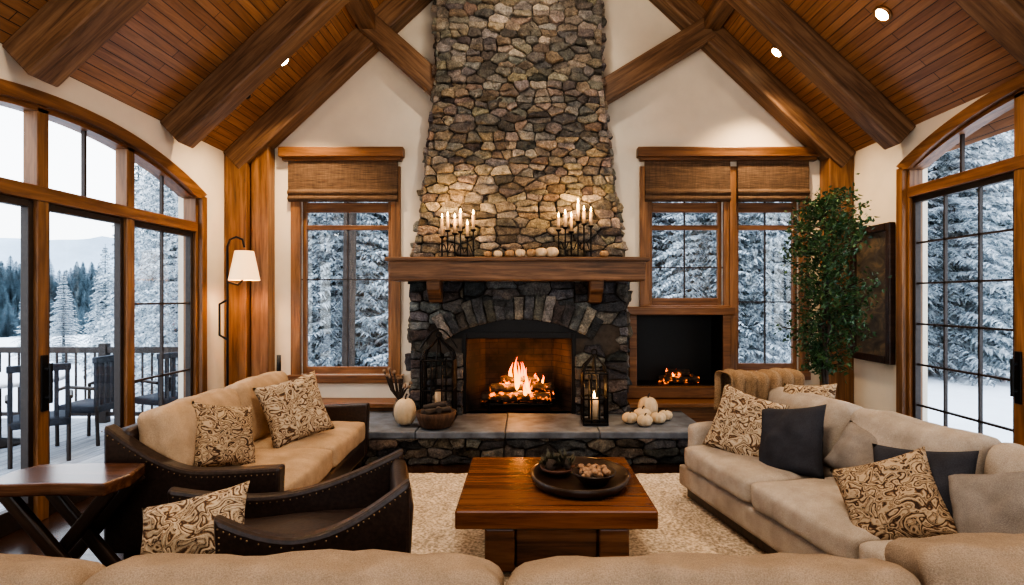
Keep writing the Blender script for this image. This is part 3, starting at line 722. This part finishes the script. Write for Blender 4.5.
pillow('throw_pillow',(1.84,4.02,.68),210,22,12,.50,.50,.18,darkF,seed=7)
pillow('throw_pillow',(2.14,3.62,.68),205,35,-12,.5,.34,.16,greyP,seed=8)
pillow('throw_pillow',(1.88,2.98,.63),220,30,28,.48,.46,.18,patB,seed=9)
pillow('throw_pillow',(2.06,3.02,.65),214,26,8,.50,.50,.18,darkF,seed=10)
pillow('throw_pillow',(2.20,2.66,.66),205,28,20,.46,.46,.2,greyP,seed=11)
V=[];F=[];nu,nv=44,30
for j in range(nv+1):
    for i in range(nu+1):
        u=i/nu;v=j/nv;s_=v*.95
        if s_<.40:ly=-1.335;z=.58+s_
        elif s_<.66:a=(s_-.40)/.26*math.pi;ly=-1.335-.13*(1-math.cos(a));z=.98+.045*math.sin(a)
        else:ly=-1.60;z=.98-(s_-.66)
        fold=.022*math.sin(u*38+math.sin(v*3)*.5)+.008*math.sin(u*85)
        V.append((-.52+.66*u+.012*math.sin(v*6),ly+fold*(1 if s_<.53 else -1),z+.010*math.sin(u*9)+.006*math.sin(u*38)))
for j in range(nv):
    for i in range(nu):a=j*(nu+1)+i;F.append((a,a+1,a+nu+2,a+nu+1))
tb=mk('throw_blanket',V,F,throwF,None,True,(2.06,3.42,.02),(0,0,ang));md=tb.modifiers.new('s','SOLIDIFY');md.thickness=.014
ca=math.radians(194)
g=empty('leather_armchair',(-1.14,3.08,0),ca)
W_=.38
def armprism(y0,y1,tp):
    poly=[(tp[0][0],.14)]+tp+[(tp[-1][0]-.03,.14)]
    prism('arm',poly[::-1],y0,y1,leatherM,g,.022)
tp=[(-.50+a,b) for a,b in swoop(.80,.57,.70,.86,18,.6)]
armprism(W_-.02,W_+.07,tp);nailline('arm_nails',[(a,W_+.078,b-.035) for a,b in tp],g,.026);nailline('arm_nails',[(tp[-1][0]-.03,W_+.078,z) for z in(.2,.64)],g,.026)
tp2=[(-.50+a,b) for a,b in swoop(.74,.52,.60,1.30,18,.6)]
armprism(-W_-.07,-W_+.02,tp2);nailline('arm_nails',[(a,-W_+.028,b-.035) for a,b in tp2],g,.026)
rbox('back',.10,.82,.54,.045,leatherM,g,(-.46,0,.42),(0,math.radians(-3),0),n=8,wr=.003)
rbox('seat_base',.9,.76,.2,.04,leatherM,g,(0,0,.24),n=6,wr=.002)
rbox('seat_cushion',.9,.72,.10,.04,leatherM,g,(.06,0,.37),puff=(0,0,.02))
boxes('feet',[(a-.03,a+.03,b-.03,b+.03,0,.15) for a in(-.4,.38) for b in(-.32,.32)],darkW,g,.006)
pillow('throw_pillow',(-1.60,2.80,.545),265,32,16,.54,.36,.17,patA,seed=12)
g=empty('side_table',(-2.54,3.26,0),math.radians(3))
pl=[(-.40,-.16),(-.34,-.21),(.02,-.19),(.36,-.22),(.40,-.05),(.34,.18),(.0,.2),(-.36,.18),(-.42,.04)]
V=[(a*.86,b,.62) for a,b in pl]+[(a*.86,b,.69) for a,b in pl];m=len(pl)
mk('tabletop',V,[tuple(range(m-1,-1,-1)),tuple(range(m,2*m))]+[(i,(i+1)%m,(i+1)%m+m,i+m) for i in range(m)],sideW,g,bevel=.012)
for y in(-.13,.12):
    beam('leg',(-.26,y-.0,.62),(.22,y,.02),.05,.07,darkW,g);beam('leg',(.26,y+.055,.62),(-.22,y+.055,.02),.05,.07,darkW,g)
# ---------------------------------------------------------------- ficus
g=empty('potted_ficus_tree',(3.17,6.12,0));q=random.Random(21)
lathe('pot',[(.15,0),(.2,.05),(.23,.4),(.25,.42),(.25,.46),(.22,.46),(.2,.4)],plain('glazed_pot',(.11,.085,.06),.4,0,.3),g,seg=28)
lathe('soil',[(.2,.40),(.05,.42)],barkM,g)
tips=[];P=[[(0,0,.4),(.02,.01,.8),(-.02,.0,1.3),(.02,.02,1.9),(0,0,2.5)],[(.03,0,.4),(-.02,.02,.9),(.03,-.02,1.4),(0,0,2.2)]]
tube('trunk',P,.018,barkM,g);P=[]
for i in range(100):
    z=.90+1.82*(i/100);a=q.random()*6.283;prof=math.sin(math.pi*min(1,max(.1,(z-.65)/2.25)))**.6
    L_=(.08+.36*prof)*q.uniform(.55,1.15);z2=z+L_*q.uniform(.0,.6)
    e=(math.cos(a)*L_,math.sin(a)*L_,z2);P.append([(0,0,z),(e[0]*.5,e[1]*.5,z+(z2-z)*.65),e])
    tips+=[Vector((0,0,z)).lerp(Vector(e),k) for k in(.35,.6,.8,1.0)]
tube('branches',P,.005,barkM,g)
V=[];F=[]
for p in tips:
    for k in range(14):
        c=p+Vector((q.gauss(0,.05),q.gauss(0,.05),q.gauss(0,.055)));d=Vector((q.gauss(0,1),q.gauss(0,1),q.gauss(-.5,.7))).normalized();s_=d.cross(Vector((q.random(),q.random(),1))).normalized();l_=q.uniform(.04,.068)
        u=d.cross(s_)*.006;b=len(V);V+=[c,c+d*l_*.35+s_*l_*.26+u,c+d*l_,c+d*l_*.35-s_*l_*.26+u];F+=[(b,b+1,b+2),(b,b+2,b+3)]
lf,ntf,bf=nm('ficus_leaf',.45);f=tex_noise(ntf,co(ntf),9,3);ntf.links.new(ramp(ntf,f,[(.3,(.018,.05,.02)),(.5,(.04,.10,.038)),(.7,(.11,.20,.075))]),bf.inputs[0])
mk('leaves',V,F,lf,g)
g=empty('framed_painting',(XR-.01,6.54,1.72))
boxes('frame',[(-.07,0,-.38,-.30,-.76,.76),(-.07,0,.30,.38,-.76,.76),(-.07,0,-.30,.30,.68,.76),(-.07,0,-.30,.30,-.76,-.68)],darkW,g,.01)
pm,ntp,bp=nm('oil_painting',.5);f=tex_noise(ntp,co(ntp,(1,2,3)),2.2,6,.6,1);ntp.links.new(ramp(ntp,f,[(.3,(.02,.02,.018)),(.5,(.07,.058,.042)),(.62,(.15,.11,.065)),(.75,(.05,.065,.06))]),bp.inputs[0])
box('canvas',-.03,-.005,-.31,.31,-.70,.70,pm,g)
# ---------------------------------------------------------------- recessed lights
ringM=plain('ring_bronze',(.35,.2,.1),.3,.8)
def downlight(x,y,pw):
    z=(EZ+(x-XL)*SL) if x<XC else (EZ+(XR-x)*SL)
    s=-1 if x<XC else 1
    g=empty('recessed_downlight',(x,y,z));g.rotation_euler=(0,s*math.atan(SL),0)
    lathe('trim_ring',[(.085,0),(.085,-.02),(.065,-.025),(.06,-.012)],ringM,g,seg=24)
    lathe('lens',[(.06,-.012),(.058,-.018)],bulbM,g,seg=20)
    l=bpy.data.lights.new('downlight_lamp','SPOT');l.energy=pw;l.color=(1,.72,.44);l.spot_size=math.radians(110);l.spot_blend=.8;l.shadow_soft_size=.06
    o=bpy.data.objects.new('downlight_lamp',l);COL.objects.link(o)
    o.location=(x-s*.06,y,z-.07)
for x,y,pw in((-2.67,6.4,260),(2.85,6.55,260),(-2.6,3.4,80),(3.15,5.1,90),(-2.6,1.2,70),(2.9,1.2,70)):downlight(x,y,pw)
g=empty('security_camera',(-3.05,6.35,EZ+.55*SL-.045));spheres('dome',[(0,0,0,.045)],blackM,g,2)
def lamp(kind,name,loc,e,c,size,rot=(0,0,0)):
    l=bpy.data.lights.new(name,kind);l.energy=e;l.color=c
    if kind=='AREA':l.shape='DISK';l.size=size
    else:l.shadow_soft_size=size
    o=bpy.data.objects.new(name,l);o.location=loc;o.rotation_euler=rot;COL.objects.link(o);return o
lamp('POINT','fire_glow',(CX,6.86,.74),26,(1,.42,.12),.1)
lamp('POINT','candle_light',(-.76,6.40,2.72),18,(1,.58,.24),.08)
lamp('POINT','candle_light',(.56,6.40,2.78),18,(1,.58,.24),.08)
lamp('POINT','floor_lamp_bulb',(-3.17,6.55,1.98),16,(1,.70,.38),.05)
lamp('AREA','overhead_fill',(.2,2.2,4.6),120,(1,.84,.66),1.2)  # unseen warm area fill added overhead, no chandelier hangs here
lamp('AREA','upward_fill',(.2,3.8,3.9),120,(1,.80,.58),1.4,(math.pi,0,0))  # added area fill aimed at the ceiling, belongs to no fixture
l=bpy.data.lights.new('chimney_spot','SPOT');l.energy=170;l.color=(1,.88,.72);l.spot_size=math.radians(70);l.spot_blend=.9;l.shadow_soft_size=.05
o=bpy.data.objects.new('chimney_spot',l);COL.objects.link(o);o.location=(.1,4.5,5.6);o.rotation_euler=(Vector((-.07,6.74,4.2))-Vector(o.location)).to_track_quat('-Z','Y').to_euler()
# ---------------------------------------------------------------- exterior
box('deck',-9.5,XL-.25,-2,8.2,-.2,-.03,deckM)
g=empty('deck_railing')
L=[(-9.4,-3.9,7.9,7.97,.92,1.0),(-9.4,-3.9,7.91,7.96,.06,.11),(-9.4,-9.33,-2,7.89,.92,1.0),(-9.4,-9.34,-2,7.89,.06,.11)]
L+=[(-9.4+i*.13,-9.38+i*.13,7.92,7.94,.1,.93) for i in range(42)]+[(-9.38,-9.36,-2+i*.13,-1.98+i*.13,.1,.93) for i in range(76)]+[(x,x+.1,7.88,7.98,-.03,1.05) for x in(-9.42,-7.6,-5.8,-4.0)]
boxes('rails',L,frameB,g)
g=empty('patio_table',(-6.1,6.7,-.03))
lathe('tabletop',[(.05,.72),(.62,.72),(.64,.76),(.6,.78),(.05,.78)],snowM,g,seg=36);lathe('pedestal',[(.25,0),(.25,.03),(.04,.08),(.04,.72)],frameB,g)
wick=plain('blue_grey_wicker',(.025,.03,.042),.7,0,.4,50,.5)
def pchair(x,y,rz):
    g=empty('patio_chair',(x,y,-.03),rz)
    rbox('seat',.5,.5,.1,.03,wick,g,(0,0,.42),n=5)
    boxes('back_slats',[(-.24,-.2,-.24+i*.09,-.2+i*.09,.45,.98) for i in range(6)]+[(-.25,-.19,-.25,.26,.95,1.02)],wick,g,.008)
    tube('frame',[[(.22,s*.24,0),(.22,s*.25,.64),(.1,s*.26,.68),(-.2,s*.25,.66)] for s in(-1,1)]+[[(-.24,s*.23,0),(-.22,s*.23,.5)] for s in(-1,1)],.02,frameB,g)
pchair(-5.15,6.9,math.radians(180));pchair(-5.1,6.1,math.radians(130));pchair(-6.0,5.75,math.radians(90));pchair(-6.9,6.4,math.radians(10));pchair(-4.6,7.4,math.radians(160))
def gz(x,y):
    z=-.45+.25*noise.noise(Vector((x*.08,y*.08,0)))+.1*noise.noise(Vector((x*.5,y*.5,2)))
    if x<-10:z-=min(6,(-x-10)*.05)
    if y>14 and x>-10:z+=min(3,(y-14)*.08)
    if x>14:z+=min(3,(x-14)*.1)
    return z
xs=[-260,-200,-150,-110,-80]+[-60+i*2 for i in range(56)]+[60,90,140,200];ys=[-20+i*2 for i in range(46)]+[80,100,130,170,230,320]
V=[(x,y,gz(x,y)) for y in ys for x in xs];m=len(xs);F=[]
for j in range(len(ys)-1):
    for i in range(m-1):
        if XL-6.2<xs[i] and xs[i+1]<XR+.3 and ys[j+1]<7.6:continue
        a=j*m+i;F.append((a,a+1,a+m+1,a+m))
mk('snow_ground',V,F,snowM,None,True)
def treemesh(seed,H=9,rm=2.1):
    q=random.Random(seed);V=[];F=[];sg=7
    for z,r_ in((0,.2),(H,.02)):
        for i in range(sg):V.append((r_*math.cos(6.283*i/sg),r_*math.sin(6.283*i/sg),z))
    for i in range(sg):F.append((i,(i+1)%sg,(i+1)%sg+sg,i+sg))
    z=H*.04
    while z<H*.985:
        t_=z/H;R_=rm*(1-t_)**.85+.08;nb=int(8+8*(1-t_));a0=q.random()*6
        for b in range(nb):
            a=a0+6.283*b/nb+q.uniform(-.3,.3);L_=R_*q.uniform(.55,1.12);d=Vector((math.cos(a),math.sin(a),0));s_=Vector((-d.y,d.x,0));dr=q.uniform(.15,.5)
            st=max(4,int(L_/.095))
            for k in range(1,st+1):
                f=k/st;c=d*L_*f+Vector((0,0,z-dr*L_*f*f+.1*L_*f+q.uniform(-.02,.02)));wd=(.07+.20*L_*(1-f)**.7*(.4+.6*f))*q.uniform(.6,1.2)
                dz=-.04-.25*wd;n_=len(V);ow=.055
                for sd in(-1,1):
                    e=c+s_*sd*wd*q.uniform(.7,1.25)+d*wd*q.uniform(.3,.9)+Vector((0,0,dz*q.uniform(.2,2.4)))
                    V+=[c-d*ow,c+d*ow,e];F.append((n_,n_+1,n_+2) if sd>0 else (n_+1,n_,n_+2));n_+=3
        z+=H*.025*q.uniform(.7,1.3)*(1.15-t_*.5)
    me=bpy.data.meshes.new('pine_mesh');me.from_pydata([tuple(v) for v in V],[],F);me.update();me.materials.append(trM);return me
meshes=[treemesh(i,9+i,2.1+.2*i) for i in range(4)]
forest=empty('snowy_pine_forest');q=random.Random(77)
def tree(x,y,s,k=None):
    me=meshes[q.randrange(4) if k is None else k];o=bpy.data.objects.new('pine_tree',me);o.location=(x,y,gz(x,y)-.2);o.rotation_euler=(0,0,q.random()*6.28);o.scale=(s,s,s*q.uniform(.9,1.15));o.parent=forest;COL.objects.link(o)
for i in range(34):
    a=-.50+1.0*i/33;d=q.uniform(15,20)
    if abs(a)<.13:continue
    tree(a*d+q.uniform(-.4,.4),d,q.uniform(.75,1.1))
for i in range(34):
    d=q.uniform(20,34);tree(q.uniform(-.48,1.1)*d,d,q.uniform(1,1.4))
for i in range(34):
    d=q.uniform(15,24);tree(q.uniform(.62,1.2)*d,d,q.uniform(.7,1.1))
for x,y,s in((-6.4,11.2,.6),(-7.9,13.0,.7),(-9.4,15.2,.75),(-10.9,17,.75),(-12.4,18.6,.6)):tree(x,y,s)
for x,y,s in((-17.5,22,.33),(-22,26,.4),(-27,28,.35),(-15.2,21,.4)):tree(x,y,s)
tube('pine_trunk',[[(-3.55,11.6,-.6),(-3.5,11.6,3),(-3.45,11.6,7)]],.13,barkM)
fh=empty('distant_forest');fm=[]
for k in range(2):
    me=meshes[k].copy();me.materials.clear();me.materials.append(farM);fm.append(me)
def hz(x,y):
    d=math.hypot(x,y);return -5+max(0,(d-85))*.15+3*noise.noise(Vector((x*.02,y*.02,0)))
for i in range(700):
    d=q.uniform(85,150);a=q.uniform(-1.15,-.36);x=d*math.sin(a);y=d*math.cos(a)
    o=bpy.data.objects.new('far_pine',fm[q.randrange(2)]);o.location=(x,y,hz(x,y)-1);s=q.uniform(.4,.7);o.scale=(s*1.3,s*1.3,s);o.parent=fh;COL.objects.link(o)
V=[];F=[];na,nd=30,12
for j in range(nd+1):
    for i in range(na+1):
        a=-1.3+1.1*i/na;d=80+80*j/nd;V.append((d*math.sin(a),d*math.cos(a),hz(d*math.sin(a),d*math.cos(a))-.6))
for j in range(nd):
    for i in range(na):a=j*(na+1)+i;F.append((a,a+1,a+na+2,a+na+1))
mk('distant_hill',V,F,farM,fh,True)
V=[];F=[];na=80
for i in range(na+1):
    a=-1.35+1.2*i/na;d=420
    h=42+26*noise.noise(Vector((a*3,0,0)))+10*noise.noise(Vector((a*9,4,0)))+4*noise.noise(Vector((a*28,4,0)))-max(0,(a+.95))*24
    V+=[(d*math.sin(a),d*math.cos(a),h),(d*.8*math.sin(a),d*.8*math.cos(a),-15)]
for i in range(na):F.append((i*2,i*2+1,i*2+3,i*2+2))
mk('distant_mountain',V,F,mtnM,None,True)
# ---------------------------------------------------------------- world & camera
w=bpy.data.worlds.new('overcast');scene.world=w;w.use_nodes=True;nt=w.node_tree;bg=nt.nodes['Background']
tc=N(nt,'ShaderNodeTexCoord');sp=N(nt,'ShaderNodeSeparateXYZ');nt.links.new(tc.outputs['Generated'],sp.inputs[0])
nt.links.new(ramp(nt,sp.outputs[2],[(0,(.96,.95,.94)),(.15,(.9,.93,.97)),(.6,(.72,.81,.95))]),bg.inputs[0]);bg.inputs[1].default_value=3.2
cam=bpy.data.cameras.new('camera');co_=bpy.data.objects.new('camera',cam);COL.objects.link(co_)
co_.location=(0,0,1.67);co_.rotation_euler=(math.radians(90),0,0);cam.lens=580/1024*36;cam.sensor_width=36;cam.shift_x=-13/1024;cam.shift_y=5.5/1024;cam.clip_end=1500
scene.camera=co_
scene.view_settings.look='AgX - High Contrast'
scene.view_settings.exposure=.2
